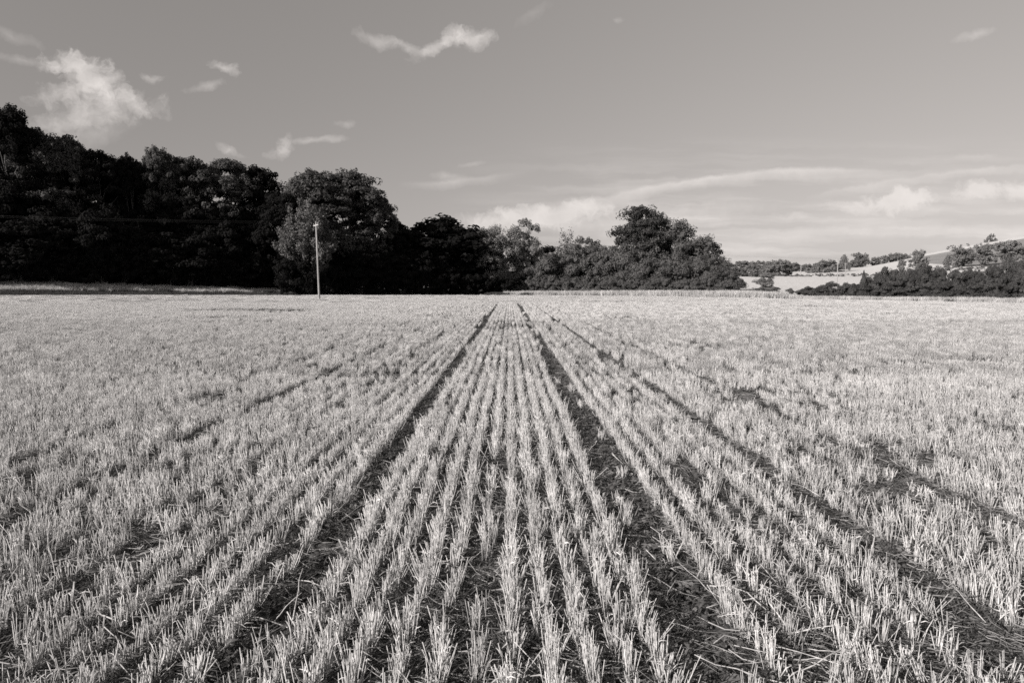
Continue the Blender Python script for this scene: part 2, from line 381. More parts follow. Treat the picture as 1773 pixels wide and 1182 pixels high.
# ------------------------------------------------------------------ scatter (geometry nodes) for what nobody could count
def scatter(name, variants, P, rot, scl, idx, **props):
    P = np.asarray(P, np.float32); me = bpy.data.meshes.new(name); me.vertices.add(len(P)); me.vertices.foreach_set('co', P.ravel())
    a = me.attributes.new('rot', 'FLOAT_VECTOR', 'POINT'); a.data.foreach_set('vector', np.asarray(rot, np.float32).ravel())
    a = me.attributes.new('scl', 'FLOAT_VECTOR', 'POINT'); a.data.foreach_set('vector', np.asarray(scl, np.float32).ravel())
    a = me.attributes.new('vi', 'INT', 'POINT'); a.data.foreach_set('value', np.asarray(idx, np.int32))
    me.update()
    c = bpy.data.collections.new(name + '_kinds')
    for i, vm in enumerate(variants):
        o = bpy.data.objects.new('%s_kind_%03d' % (name, i), vm); c.objects.link(o)
    o = link(name, me, kind='stuff', **props)
    ng = bpy.data.node_groups.new(name + '_scatter', 'GeometryNodeTree')
    ng.interface.new_socket('Geometry', in_out='INPUT', socket_type='NodeSocketGeometry')
    ng.interface.new_socket('Geometry', in_out='OUTPUT', socket_type='NodeSocketGeometry')
    n = ng.nodes; L = ng.links.new
    gi = n.new('NodeGroupInput'); go = n.new('NodeGroupOutput'); iop = n.new('GeometryNodeInstanceOnPoints')
    ci = n.new('GeometryNodeCollectionInfo'); ci.inputs['Collection'].default_value = c; ci.inputs['Separate Children'].default_value = True; ci.inputs['Reset Children'].default_value = True
    def na(nm, t):
        q = n.new('GeometryNodeInputNamedAttribute'); q.data_type = t; q.inputs['Name'].default_value = nm; return q.outputs[0]
    e = n.new('FunctionNodeEulerToRotation'); L(na('rot', 'FLOAT_VECTOR'), e.inputs[0])
    L(gi.outputs[0], iop.inputs['Points']); L(ci.outputs[0], iop.inputs['Instance']); iop.inputs['Pick Instance'].default_value = True
    L(na('vi', 'INT'), iop.inputs['Instance Index']); L(e.outputs[0], iop.inputs['Rotation']); L(na('scl', 'FLOAT_VECTOR'), iop.inputs['Scale'])
    L(iop.outputs[0], go.inputs[0])
    md = o.modifiers.new('scatter', 'NODES'); md.node_group = ng
    return o


def stems(bases, tips, rad, sides=4, kink=None, cap=True):
    """many tapered straws as one vertex/face array"""
    n = len(bases); bases = np.asarray(bases, float); tips = np.asarray(tips, float); rad = np.asarray(rad, float)
    d = tips - bases; d /= np.linalg.norm(d, axis=1)[:, None] + 1e-9
    ref = np.where(np.abs(d[:, 2:3]) > .9, np.array([[1., 0, 0]]), np.array([[0, 0, 1.]]))
    a = np.cross(d, ref); a /= np.linalg.norm(a, axis=1)[:, None]; b = np.cross(d, a)
    rings = [bases, tips] if kink is None else [bases, kink, tips]
    V = []
    for ri, c in enumerate(rings):
        rr = rad * (1.0 if ri == 0 else .85)
        for k in range(sides):
            t = 2 * math.pi * k / sides + .4
            V.append(c + (a * math.cos(t) + b * math.sin(t)) * rr[:, None])
    V = np.stack(V, 1)                                         # n, rings*sides, 3
    q = []
    for r in range(len(rings) - 1):
        for k in range(sides): k2 = (k + 1) % sides; q.append((r * sides + k, r * sides + k2, (r + 1) * sides + k2, (r + 1) * sides + k))
    if cap and sides == 4: e = (len(rings) - 1) * 4; q.append((e, e + 1, e + 2, e + 3))
    q = np.array(q); per = V.shape[1]
    Fq = (q[None] + (np.arange(n) * per)[:, None, None]).reshape(-1, 4)
    return V.reshape(-1, 3), Fq


def ribbons(base, direction, side, length, width, droop=0.0):
    """flat tapering leaves, two quads each"""
    n = len(base); L_ = length[:, None]; W = width[:, None]
    m = base + direction * L_ * .5; t = base + direction * L_; t[:, 2] -= droop * length
    V = np.stack([base - side * W * .35, base + side * W * .35, m - side * W * .5, m + side * W * .5, t - side * W * .12, t + side * W * .12], 1)
    q = np.array([(0, 1, 3, 2), (2, 3, 5, 4)]); Fq = (q[None] + (np.arange(n) * 6)[:, None, None]).reshape(-1, 4)
    return V.reshape(-1, 3), Fq


def join(parts):
    V = []; Fq = []; n = 0
    for v, f in parts: V.append(v); Fq.append(f + n); n += len(v)
    return np.vstack(V), np.vstack(Fq)


def unit(v): return v / (np.linalg.norm(v, axis=1)[:, None] + 1e-9)


def tuft(rng, length=.24, per_m=95, rad=.0018, sides=4, width=.014, hmean=.134, leaves=True):
    """a piece of drilled row: a few plants, each a fan of cut straws"""
    npl = max(1, int(length / .05)); n = int(length * per_m); B = []; T = []; K = []
    px_ = rng.uniform(-.5, .5, npl) * length; off = rng.normal(0, width * .6, npl); lean0 = rng.normal(0, .10, (npl, 2)); hp = rng.normal(hmean, .014, npl)
    k = rng.randint(0, npl, n)
    bx = off[k] + rng.normal(0, .009, n); by = px_[k] + rng.normal(0, .012, n)
    lean = lean0[k] + np.stack([(bx - off[k]) * 9, (by - px_[k]) * 9], 1) + rng.normal(0, .06, (n, 2))
    h = hp[k] + rng.normal(0, .018, n); h[rng.rand(n) < .15] *= .6; bad = rng.rand(n) < .05; lean[bad] += rng.normal(0, .5, (bad.sum(), 2))
    B = np.stack([bx, by, np.full(n, -.015)], 1); T = np.stack([bx + lean[:, 0] * h, by + lean[:, 1] * h, h], 1)
    K = (B + T) / 2 + np.concatenate([rng.normal(0, .002, (n, 2)), np.zeros((n, 1))], 1)
    parts = [stems(B, T, rad * rng.uniform(.75, 1.35, n), sides, K if sides == 4 else None)]
    if leaves:
        m = int(n * .8); c = rng.randint(0, n, m); f = rng.uniform(.1, .9, m)[:, None]; base = B[c] * (1 - f) + T[c] * f
        d = unit(np.stack([rng.normal(0, .45, m), rng.normal(0, .45, m), rng.uniform(-.4, 1, m)], 1)); s_ = unit(np.cross(d, rng.normal(0, 1, (m, 3))))
        parts.append(ribbons(base, d, s_, rng.uniform(.025, .08, m), rng.uniform(.003, .0065, m), .3))
    return join(parts)


rng = np.random.RandomState(5)
ROW = .145
V_near = [mesh_np('t', *tuft(rng, .24, rng.uniform(90, 170)), M_STRAW) for i in range(16)]
V_mid = [mesh_np('t', *tuft(rng, .5, 125, .0026, 3, width=.012, leaves=False), M_STRAW) for i in range(10)]
V_row = [mesh_np('t', *tuft(rng, 1.1, 110, .0034, 3, width=.011, leaves=False), M_STRAW_F) for i in range(8)]


def patch(rng, sz=2.17):
    ps = []
    for i in range(int(sz / ROW)):
        v, f = tuft(rng, sz, 95, .0048, 3, leaves=False); v = v[:, [1, 0, 2]].copy(); v[:, 1] += (i - sz / ROW / 2) * ROW; ps.append((v, f))
    return join(ps)


V_patch = [mesh_np('t', *patch(rng), M_STRAW_F) for i in range(7)]

# weak places in the crop: (px, py, rx, ry in photo pixels, strength) laid out on the field where they lie
WEAK_PX = [(866, 566, 46, 9, .6), (600, 658, 95, 6, .75), (735, 652, 36, 9, .5), (690, 672, 60, 6, .6), (430, 538, 120, 3.2, .6), (380, 552, 80, 2.5, .6), (470, 558, 60, 2.5, .5), (500, 540, 60, 2.5, .6), (1200, 604, 55, 5, .5),
           (1340, 690, 120, 26, .35), (1480, 800, 130, 40, .45), (1560, 870, 120, 30, .5), (1290, 700, 60, 14, .5), (1680, 630, 70, 6, .4), (1270, 545, 60, 2.2, .5), (1400, 532, 60, 1.6, .5), (1390, 538, 90, 1.6, .35),
           (1570, 545, 90, 1.6, .4), (100, 575, 160, 5, .35), (150, 600, 120, 5, .3), (1080, 553, 50, 2, .5), (1720, 560, 120, 2.5, .35), (300, 715, 60, 6, .25), (250, 660, 60, 6, .2)]
WEAK = []
for px, py, rx, ry, a in WEAK_PX:
    x0, y0 = flat(px, py); xr = rx / F * y0; yr = abs(flat(px, py - ry)[1] - flat(px, py + ry)[1]) / 2; WEAK.append((x0, y0, xr, yr, a))


def weak(x, y):
    w = np.zeros_like(x)
    for x0, y0, a, b, k in WEAK:
        d = np.sqrt(((x - x0) / a) ** 2 + ((y - y0) / b) ** 2) + (noise2(x, y, 2.2, 7) - .5) * .7
        w = np.maximum(w, k * sstep((1.25 - d) / .6))
    return w


GAPS = [(2.06, .12, .92), (3.09, .13, .85), (1.54, .1, .2), (5.02, .13, .5), (1.37, .1, .35), (7.03, .13, .5), (-2.05, .11, .4), (-3.07, .11, .75), (-4.08, .13, .6), (-6.03, .13, .5), (-8.03, .13, .4)]


def keep(x, y, r):
    lim = np.ones_like(x)
    for c, w in ((-1.02, .085), (.81, .125)):
        ww = w + (noise2(y, y * 0, .9, int(c * 3) + 9) - .5) * .02
        lim = np.where((np.abs(x - c) < ww) & (y < 65), .08, lim)
    for c, w, k in GAPS:
        lim = np.where(np.abs(x - c - (noise2(y, y * 0, .25, 4) - .5) * .03) < w / 2 + .01, lim * (1 - k), lim)
    n = fbm(x * 1.6, y, 1.5, 20, 3); lim = lim * np.clip(1.08 - 2.6 * np.clip(.37 - n, 0, 1), 0, 1); lim = lim * (1 - .10 * sstep((7.5 - y) / 5) * sstep((-x - .9) / .4)) 
    ri = np.round((x - .012) / ROW).astype(int); rw_ = noise2(ri * 5.3, y, .35, 61)       # single rows thin out for a few metres
    lim = lim * (1 - .5 * sstep((rw_ - .76) / .1)) * (1 - 1.0 * weak(x, y))
    return r < lim


rowjit = lambda i: (LAT[(i * 7) & 255, 3] - .5) * .02
def rows_pts(y0, y1, step, spread=3.2):
    i = np.arange(-700, 700); X0 = np.where(i > 6, 1.027 + (i - 7) * .172, np.where(i < -7, -1.18 + (i + 8) * .172, i * ROW + .012)) + rowjit(i)
    P = []
    for xr in X0:
        ystart = max(y0, (abs(xr) - spread) / .80)
        if ystart >= y1: continue
        yv = np.arange(ystart, y1, step) + rng.uniform(0, step)
        P.append(np.stack([np.full(len(yv), xr), yv], 1))
    P = np.vstack(P); P[:, 0] += rng.normal(0, .005, len(P)) + (noise2(P[:, 1], P[:, 0], .6, 2) - .5) * .02; P[:, 1] += rng.normal(0, step * .25, len(P)); P[:, 0] += (rng.rand(len(P)) < .07) * rng.normal(0, .045, len(P)) * (y0 < 20)
    return P


def inside(P, margin=.4):
    u = P[:, 0] / np.maximum(P[:, 1], 1); s, t = wood_st(P[:, 0], P[:, 1])
    return (P[:, 1] < np.where(u < .03, 999, edge_y(np.clip(u, -2, 2))) - margin) & (s < -margin) & (P[:, 1] < 200)


pts = []; rots = []; scls = []; ids = []
def put(P, base, nvar, hs=.16, yaw=.1, z=None, rz=None, sxy=(.85, 1.25)):
    n = len(P); z = gz_near(P[:, 0], P[:, 1]) if z is None else z
    pts.append(np.stack([P[:, 0], P[:, 1], z], 1))
    r = (rng.randint(0, 2, n) * math.pi + rng.normal(0, yaw, n)) if rz is None else rz
    rots.append(np.stack([rng.normal(0, .05, n), rng.normal(0, .05, n), r], 1))
    hz = (1 - .10 * ((P[:, 0] < -1.1) | (P[:, 0] > 1.5))) * (1 + rng.normal(0, hs * .5, n)) * (.86 + .28 * noise2(P[:, 0], P[:, 1], .45, 31)) * (1 - .45 * weak(P[:, 0], P[:, 1]))
    scls.append(np.stack([rng.uniform(*sxy, n), rng.uniform(.85, 1.15, n), np.clip(hz, .4, 1.4)], 1)); ids.append(base + rng.randint(0, nvar, n))


nA, nB, nC = len(V_near), len(V_mid), len(V_row)
P = rows_pts(-2.0, 11, .15); P = P[keep(P[:, 0], P[:, 1], rng.rand(len(P)) * 1.0) & inside(P)]; put(P, 0, nA)
P = rows_pts(11, 30, .42); P = P[keep(P[:, 0], P[:, 1], rng.rand(len(P)) * 1.0) & inside(P)]; put(P, nA, nB, yaw=.03)
P = rows_pts(30, 65.5, 1.0); P = P[keep(P[:, 0], P[:, 1], rng.rand(len(P))) & inside(P)]; put(P, nA + nB, nC, yaw=.008)
gx, gy = np.meshgrid(np.arange(-150, 150, 2.0), np.arange(66.6, 200, 2.0)); P = np.stack([gx.ravel(), gy.ravel()], 1)
P = P[(np.abs(P[:, 0]) < P[:, 1] * .8 + 4) & inside(P, 1.3)]; P = P + rng.uniform(-.12, .12, P.shape)
P = P[rng.rand(len(P)) > .9 * weak(P[:, 0], P[:, 1])]
put(P, nA + nB + nC, len(V_patch), rz=rng.randint(0, 2, len(P)) * math.pi, sxy=(1, 1.05))
scatter('stubble', V_near + V_mid + V_row + V_patch, np.vstack(pts), np.vstack(rots), np.vstack(scls), np.concatenate(ids),
        label='pale cut cereal stubble standing in drilled rows across the whole field', category='stubble')

# ------------------------------------------------------------------ litter, chaff, clods, flints, weeds
def area_pts(n, y0, y1, pw=1.0, spread=2.5):
    y = y0 + (y1 - y0) * rng.rand(n) ** pw; x = (rng.rand(n) * 2 - 1) * (y * .8 + spread); return np.stack([x, y], 1)


def litter_kind(rng, n):
    B = []; T = []
    c = rng.normal(0, .10, (n, 3)); c[:, 2] = np.abs(rng.normal(.012, .012, n)); a = rng.uniform(0, 6.28, n); l = rng.uniform(.04, .2, n)
    d = np.stack([np.cos(a), np.sin(a), rng.normal(0, .12, n)], 1) * l[:, None]; T = c + d; T[:, 2] = np.maximum(T[:, 2], .002)
    K = (c + T) / 2 + rng.normal(0, .008, (n, 3)); return stems(c, T, rng.uniform(.0012, .0026, n), 4, K)


def chaff_kind(rng, n):
    b = np.stack([rng.normal(0, .13, n), rng.normal(0, .13, n), np.abs(rng.normal(.006, .008, n))], 1); a = rng.uniform(0, 6.28, n)
    d = unit(np.stack([np.cos(a), np.sin(a), rng.normal(0, .3, n)], 1)); s_ = unit(np.cross(d, np.stack([rng.normal(0, .4, n), rng.normal(0, .4, n), np.ones(n)], 1)))
    return ribbons(b, d, s_, rng.uniform(.02, .09, n), rng.uniform(.002, .006, n), .0)


def long_straw(rng):
    n = 6; p = np.zeros((n, 3)); a = 0
    L_ = rng.uniform(.25, .5)
    for i in range(1, n):
        a += rng.normal(0, .12) + (rng.choice([-1, 1]) * rng.uniform(.4, 1.0) if i == 3 and rng.rand() < .6 else 0)
        p[i] = p[i - 1] + np.array([math.cos(a), math.sin(a), rng.normal(.1, .12)]) * L_ / n
    p[:, 2] = np.maximum(p[:, 2], .004); m = MB(); m.tube([tuple(q) for q in p], list(np.linspace(.0028, .0014, n)), 5); return m


def rock_kind(rng, m, s=.02):
    import bmesh
    bm = bmesh.new(); bmesh.ops.create_icosphere(bm, subdivisions=2, radius=1); sc = rng.uniform(.6, 1.3, 3)
    for v in bm.verts:
        k = 1 + .35 * (float(noise2(v.co.x * 3 + 7, v.co.y * 3 + v.co.z * 5, 1.0, rng.randint(3))) - .5)
        v.co = Vector((v.co.x * sc[0] * k, v.co.y * sc[1] * k, v.co.z * sc[2] * .7 * k)) * s
    me = bpy.data.meshes.new('r'); bm.to_mesh(me); bm.free(); me.materials.append(m); return me


def weed_kind(rng, n=60, r=.10, h=.09, lw=.022, m=None):
    nb = 9; a = rng.uniform(0, 6.28, nb); parts = []
    k = rng.randint(0, nb, n); f = rng.uniform(.15, 1, n); el = rng.uniform(.25, 1.2, nb)
    base = np.stack([np.cos(a[k]) * np.cos(el[k]) * f * r, np.sin(a[k]) * np.cos(el[k]) * f * r, np.sin(el[k]) * f * h], 1) + rng.normal(0, .008, (n, 3)); base[:, 2] = np.maximum(base[:, 2], .003)
    d = unit(np.stack([np.cos(a[k]) + rng.normal(0, .8, n), np.sin(a[k]) + rng.normal(0, .8, n), rng.uniform(-.2, .9, n)], 1)); s_ = unit(np.cross(d, np.stack([rng.normal(0, .5, n), rng.normal(0, .5, n), np.ones(n)], 1)))
    parts.append(ribbons(base, d, s_, rng.uniform(.018, .045, n), rng.uniform(.5, 1, n) * lw, .2))
    tips = np.stack([np.cos(a) * np.cos(el) * r, np.sin(a) * np.cos(el) * r, np.sin(el) * h], 1); parts.append(stems(np.zeros((nb, 3)), tips, np.full(nb, .0012), 4, tips * .5))
    return mesh_np('w', *join(parts), m or M_WEED)


# straw litter
kinds = [mesh_np('l', *litter_kind(rng, 9), M_LITTER) for i in range(6)] + [mesh_np('l', *chaff_kind(rng, 70), M_CHAFF) for i in range(6)] + [long_straw(rng).mesh('l', M_STRAW) for i in range(8)]
A = area_pts(15000, -1, 22, 1.2); B_ = area_pts(16000, -1, 14, 1.1); C_ = np.vstack([area_pts(260, .5, 22, 1.2), np.stack([rng.normal(1.12, .12, 60), rng.uniform(2.1, 4.2, 60)], 1), np.stack([rng.normal(-1.0, .15, 26), rng.uniform(2.1, 6, 26)], 1)])
P = np.vstack([A, B_, C_]); n = len(P)
idx = np.concatenate([rng.randint(0, 6, len(A)), 6 + rng.randint(0, 6, len(B_)), 12 + rng.randint(0, 8, len(C_))])
z = gz_near(P[:, 0], P[:, 1]) + np.concatenate([np.full(len(A), .002), np.full(len(B_), .002), rng.uniform(.0, .05, len(C_))])
rot = np.stack([rng.normal(0, .06, n), rng.normal(0, .06, n), rng.uniform(0, 6.28, n)], 1); rot[-len(C_):, 1] = rng.normal(0, .3, len(C_)); rot[-len(C_):, 0] = rng.normal(0, .3, len(C_))
tr_ = np.minimum(np.abs(P[:, 0] + 1.0), np.abs(P[:, 0] - .83)) < .16; drop_ = tr_ & (rng.rand(n) < .7) & (np.arange(n) < n - len(C_)); z = np.where(drop_, z - .2, z)
s1 = rng.uniform(.7, 1.3, n); scatter('straw_litter', kinds, np.stack([P[:, 0], P[:, 1], z], 1), rot, np.stack([s1, s1, s1], 1), idx,
        label='loose broken straw and chaff lying on the soil between the rows', category='straw')
# clods and flints
kinds = [rock_kind(rng, M_CLOD) for i in range(5)] + [rock_kind(rng, M_FLINT, .014) for i in range(3)]
P = area_pts(22000, -.5, 12, 1.1); n = len(P); idx = np.where(rng.rand(n) < .93, rng.randint(0, 5, n), 5 + rng.randint(0, 3, n))
inr = np.minimum(np.abs(P[:, 0] + 1.04), np.abs(P[:, 0] - .82)) < .25; P2 = P.copy(); sel = rng.rand(n) < .25; P[sel, 0] = np.where(rng.rand(sel.sum()) < .5, -1.0, .85) + rng.normal(0, .10, sel.sum())
s1 = rng.lognormal(-.5, .5, n); s1 = np.clip(s1, .2, 1.8) * np.where(sel, 1.25, 1); z = gz_near(P[:, 0], P[:, 1]) + .002
scatter('soil_clods', kinds, np.stack([P[:, 0], P[:, 1], z], 1), rng.uniform(0, 6.28, (n, 3)), np.stack([s1, s1, s1], 1), idx,
        label='small dark soil clods and pale flints scattered over the bare soil', category='soil')
# weeds
kinds = [weed_kind(rng) for i in range(6)] + [weed_kind(rng, 90, .13, .06, .014) for i in range(4)]
P1 = area_pts(5200, 1, 26, 1.0); w1 = noise2(P1[:, 0], P1[:, 1], .5, 41); P1 = P1[rng.rand(len(P1)) < np.clip((w1 - .55) * 1.2, 0, 1)]
T1 = np.stack([np.where(rng.rand(2200) < .35, -1.0, .85) + rng.normal(0, .10, 2200), rng.uniform(2.0, 62, 2200)], 1); T1 = T1[noise2(T1[:, 0] * 0, T1[:, 1], .5, 3) > .35]; G1 = np.stack([np.where(rng.rand(900) < .5, 2.02, 3.02) + rng.normal(0, .05, 900), rng.uniform(3.0, 30, 900)], 1); T1 = np.vstack([T1, G1[noise2(G1[:, 0], G1[:, 1], .8, 13) > .5]])
PW = []
for x0, y0, a, b, k in WEAK:
    m = int(min(1600, 14 * math.pi * a * b * k)); q = rng.normal(0, .5, (m, 2)); PW.append(np.stack([x0 + q[:, 0] * a, y0 + q[:, 1] * b], 1))
q = rng.rand(2600, 2); x_, y_ = 1.9 + q[:, 0] * 6.5, 3.5 + q[:, 1] * 10; ok = (np.abs(x_ - (.56 * y_)) < 2.2) & (noise2(x_, y_, 1.3, 77) > .42); PW.append(np.stack([x_, y_], 1)[ok])
T2 = np.stack([rng.normal(.83, .09, 520), rng.uniform(4.4, 9.5, 520)], 1); T3 = np.stack([rng.normal(-1.0, .08, 120), rng.uniform(6.3, 9.5, 120)], 1)
P = np.vstack([P1, T1, T2, T3] + PW); P = P[inside(P)]; n = len(P); s1 = rng.uniform(.45, 1.15, n) * np.clip(1 + (P[:, 1] - 20) / 60, 1, 1.6)
P = np.vstack([P, np.stack([rng.normal(.12, .06, 26), rng.normal(3.05, .1, 26)], 1)]); s1 = np.concatenate([s1, rng.uniform(.6, .9, 26)]); n = len(P)
scatter('weeds', kinds, np.stack([P[:, 0], P[:, 1], gz_near(P[:, 0], P[:, 1])], 1), np.stack([np.zeros(n), np.zeros(n), rng.uniform(0, 6.28, n)], 1), np.stack([s1, s1, s1], 1), rng.randint(0, 10, n),
        label='low leafy weeds growing in the wheel tracks and thin places of the stubble', category='weeds')

# grass margins
def grass_kind(rng, n, r, h, w, m):
    b = np.stack([rng.uniform(-r, r, n), rng.uniform(-r, r, n), np.zeros(n)], 1); d = unit(np.stack([rng.normal(0, .16, n), rng.normal(0, .16, n), np.ones(n)], 1)); s_ = unit(np.cross(d, rng.normal(0, 1, (n, 3))))
    return mesh_np('g', *ribbons(b, d, s_, h * rng.uniform(.55, 1.15, n), w * rng.uniform(.6, 1.2, n), .12), m)


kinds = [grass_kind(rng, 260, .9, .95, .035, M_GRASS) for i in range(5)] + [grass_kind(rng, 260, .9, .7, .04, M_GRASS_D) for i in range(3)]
P = []
tt = np.arange(-10, 135, 1.3)
for s_ in np.arange(.2, 13, 1.1): P.append(np.stack([EX + tt * CO - s_ * SI, EY + tt * SI + s_ * CO], 1))
for s_ in np.arange(6.2, 11, .7): P.append(np.stack([EX + tt[tt < 70] * CO - s_ * SI, EY + tt[tt < 70] * SI + s_ * CO], 1))
for px in np.arange(850, 1960, 5.0):
    u = ray(px, 512)[0]; e = float(edge_y(u)); wd = 5.5 if px < 1390 else 2.2
    for k in np.arange(.2, wd, 1.1): P.append(np.array([[u * (e + k), e + k]]))
P = np.vstack(P); P = P + rng.uniform(-.5, .5, P.shape); n = len(P)
gs_, gt_ = wood_st(P[:, 0], P[:, 1]); idx = np.where(rng.rand(n) < np.where((P[:, 0] < 0) & (gs_ < 6), .0, .9), rng.randint(0, 5, n), 5 + rng.randint(0, 3, n)); s1 = rng.uniform(.8, 1.3, n) * np.where(P[:, 0] > 36, .55, 1)  # only dark tufts along the foot of the left bank, mostly pale elsewhere
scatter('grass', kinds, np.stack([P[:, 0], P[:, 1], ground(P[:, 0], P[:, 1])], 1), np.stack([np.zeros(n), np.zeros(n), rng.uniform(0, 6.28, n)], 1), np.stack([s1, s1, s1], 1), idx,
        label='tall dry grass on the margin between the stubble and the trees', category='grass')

# ------------------------------------------------------------------ trees
def leaf_quads(rng, C, Nn, size):
    """diamond leaves centred at C facing Nn"""
    n = len(C); t = unit(np.cross(Nn, rng.normal(0, 1, (n, 3)))); b = np.cross(Nn, t); s = size[:, None]
    V = np.stack([C - t * s * .62, C - b * s * .36 + Nn * s * .08, C + t * s * .62, C + b * s * .36 + Nn * s * .08], 1)
    return V.reshape(-1, 3), np.arange(n * 4).reshape(-1, 4)


def lobes_to_leaves(rng, L3, rad, per, leaf, sub=10, squash=.85):
    """lobes made of smaller lobes made of leaves"""
    n = len(L3); d = unit(rng.normal(0, 1, (n * sub, 3))); d[:, 2] = np.abs(d[:, 2]) * .75 + d[:, 2] * .25; k = np.repeat(np.arange(n), sub)
    sc = L3[k] + d * rad[k][:, None] * np.array([1, 1, squash]) * rng.uniform(.55, 1.0, n * sub)[:, None]; sr = rad[k] * rng.uniform(.25, .48, n * sub)
    m = np.repeat(np.arange(n * sub), per); e = unit(rng.normal(0, 1, (len(m), 3))); rr = rng.uniform(.55, 1.12, len(m)) ** .6
    C = sc[m] + e * (sr[m] * rr)[:, None] * np.array([1, 1, .8]); Nn = unit(e * .9 + d[m] * .5 + rng.normal(0, .45, (len(m), 3)))
    return leaf_quads(rng, C, Nn, leaf * rng.uniform(.6, 1.3, len(m)))


def crown_broad(rng, H=16, W=11, base=.22, nl=34, leaf=.34, per=44, sub=11, top=1.0):
    Rx, Rz = W / 2, H * (1 - base) / 2; cz = H * (1 + base) / 2; d = unit(rng.normal(0, 1, (nl, 3))); d[:, 2] = d[:, 2] * .9 + .02
    f = rng.uniform(.3, .84, nl) ** .8; bump = 1 + .22 * np.sin(d[:, 0] * 4 + rng.rand() * 6) * np.cos(d[:, 1] * 4 + rng.rand() * 6)
    C = np.stack([d[:, 0] * Rx * f * bump, d[:, 1] * Rx * f * bump, cz + d[:, 2] * Rz * f * bump * top], 1); r = rng.uniform(.24, .40, nl) * min(Rx, Rz)
    C[:, 2] = np.minimum(C[:, 2], H - r); return lobes_to_leaves(rng, C, r, per, leaf, sub), C


def crown_tall(rng, H=28, W=15, nl=120, leaf=.42, per=34, sub=11):
    z = rng.uniform(-1, 1, nl); z[:nl // 3] = rng.uniform(.35, 1, nl // 3); a = rng.uniform(0, 6.28, nl); lob = 1 + .16 * np.sin(a * 3 + rng.rand() * 6)
    env = np.where(z > 0, np.sqrt(np.clip(1 - z ** 2.4, 0, 1)), 1 - .25 * np.abs(z)) * lob; f = rng.uniform(.45, 1, nl) ** .6; r = rng.uniform(1.5, 2.6, nl)
    R_ = (W / 2 - 1.6) * env * f; C = np.stack([np.cos(a) * R_, np.sin(a) * R_, H * .52 + z * (H * .47 - 1.2) * np.where(z > 0, f ** .25, 1)], 1); C[:, 2] = np.clip(C[:, 2], 1.5, H - r * .8)
    return lobes_to_leaves(rng, C, r, per, leaf, sub), C


def crown_branchy(rng, H=10, W=8, base=.2, nb=46, leaf=.2, per=330):
    """upright feathery shoots"""
    a = rng.uniform(0, 6.28, nb); out = rng.uniform(.1, 1, nb) ** .6; S = np.stack([np.cos(a) * out * W * .12, np.sin(a) * out * W * .12, np.full(nb, H * base) + rng.uniform(0, H * .15, nb)], 1)
    T = np.stack([np.cos(a) * out * W * .5, np.sin(a) * out * W * .5, H * (1 - .5 * out ** 2.2) * rng.uniform(.7, 1.0, nb)], 1)
    k = np.repeat(np.arange(nb), per); f = rng.uniform(.25, 1, len(k)); rr = (.52 * np.sin(np.clip(f, 0, 1) * 2.6) + .10) * H * .095
    C = S[k] * (1 - f[:, None]) + T[k] * f[:, None]; C[:, 2] += .10 * H * f * (f - 1) * -1 * .3; e = unit(rng.normal(0, 1, (len(k), 3))); C = C + e * (rr * rng.uniform(.3, 1.2, len(k)))[:, None]
    return leaf_quads(rng, C, unit(e + rng.normal(0, .5, (len(k), 3))), leaf * rng.uniform(.6, 1.3, len(k))), T


def crown_weeping(rng, H=14, W=7, nb=60, leaf=.22, per=240):
    """birch or willow: arching shoots with hanging curtains"""
    a = rng.uniform(0, 6.28, nb); out = rng.uniform(.05, 1, nb) ** .7; topz = H * (1 - .5 * out ** 1.6) * rng.uniform(.72, 1, nb)
    k = np.repeat(np.arange(nb), per); f = rng.rand(len(k)); ln = H * rng.uniform(.08, .30, nb)
    X = np.cos(a[k]) * out[k] * W * .5 * (1 + .1 * f); Y = np.sin(a[k]) * out[k] * W * .5 * (1 + .1 * f); Z = topz[k] - f * ln[k]; w = .55 * (1 - .35 * f)
    C = np.stack([X, Y, Z], 1) + rng.normal(0, .38, (len(k), 3)) * w[:, None]; C[:, 2] = np.clip(C[:, 2], .4, H)
    return leaf_quads(rng, C, unit(rng.normal(0, 1, (len(k), 3)) * np.array([1, 1, .5])), leaf * rng.uniform(.6, 1.3, len(k))), np.stack([np.cos(a) * out * W * .45, np.sin(a) * out * W * .45, topz * .93], 1)


def crown_shrub(rng, H=5, W=6, nl=22, leaf=.16, per=60, sub=12):
    a = rng.uniform(0, 6.28, nl); out = rng.uniform(0, .8, nl) ** .7; z = H * rng.uniform(.12, .86, nl) * (1 - .35 * out ** 2); r = rng.uniform(.15, .27, nl) * min(H, W * .8)
    C = np.stack([np.cos(a) * out * W * .5, np.sin(a) * out * W * .5, np.minimum(z, H - r * .9)], 1); return lobes_to_leaves(rng, C, r, per, leaf, sub), C


def crown_cone(rng, H=5, W=2.4, n=9000, leaf=.14):
    f = rng.rand(n) ** .8; a = rng.uniform(0, 6.28, n); r = W * .5 * (1 - f) * rng.uniform(.55, 1.1, n) * (1 + .15 * np.sin(a * 3 + f * 20)); C = np.stack([np.cos(a) * r, np.sin(a) * r, f * H], 1)
    e = unit(np.stack([np.cos(a), np.sin(a), np.full(n, .5)], 1) + rng.normal(0, .5, (n, 3))); return leaf_quads(rng, C, e, leaf * rng.uniform(.6, 1.3, n)), np.array([[0, 0, H * .8]])


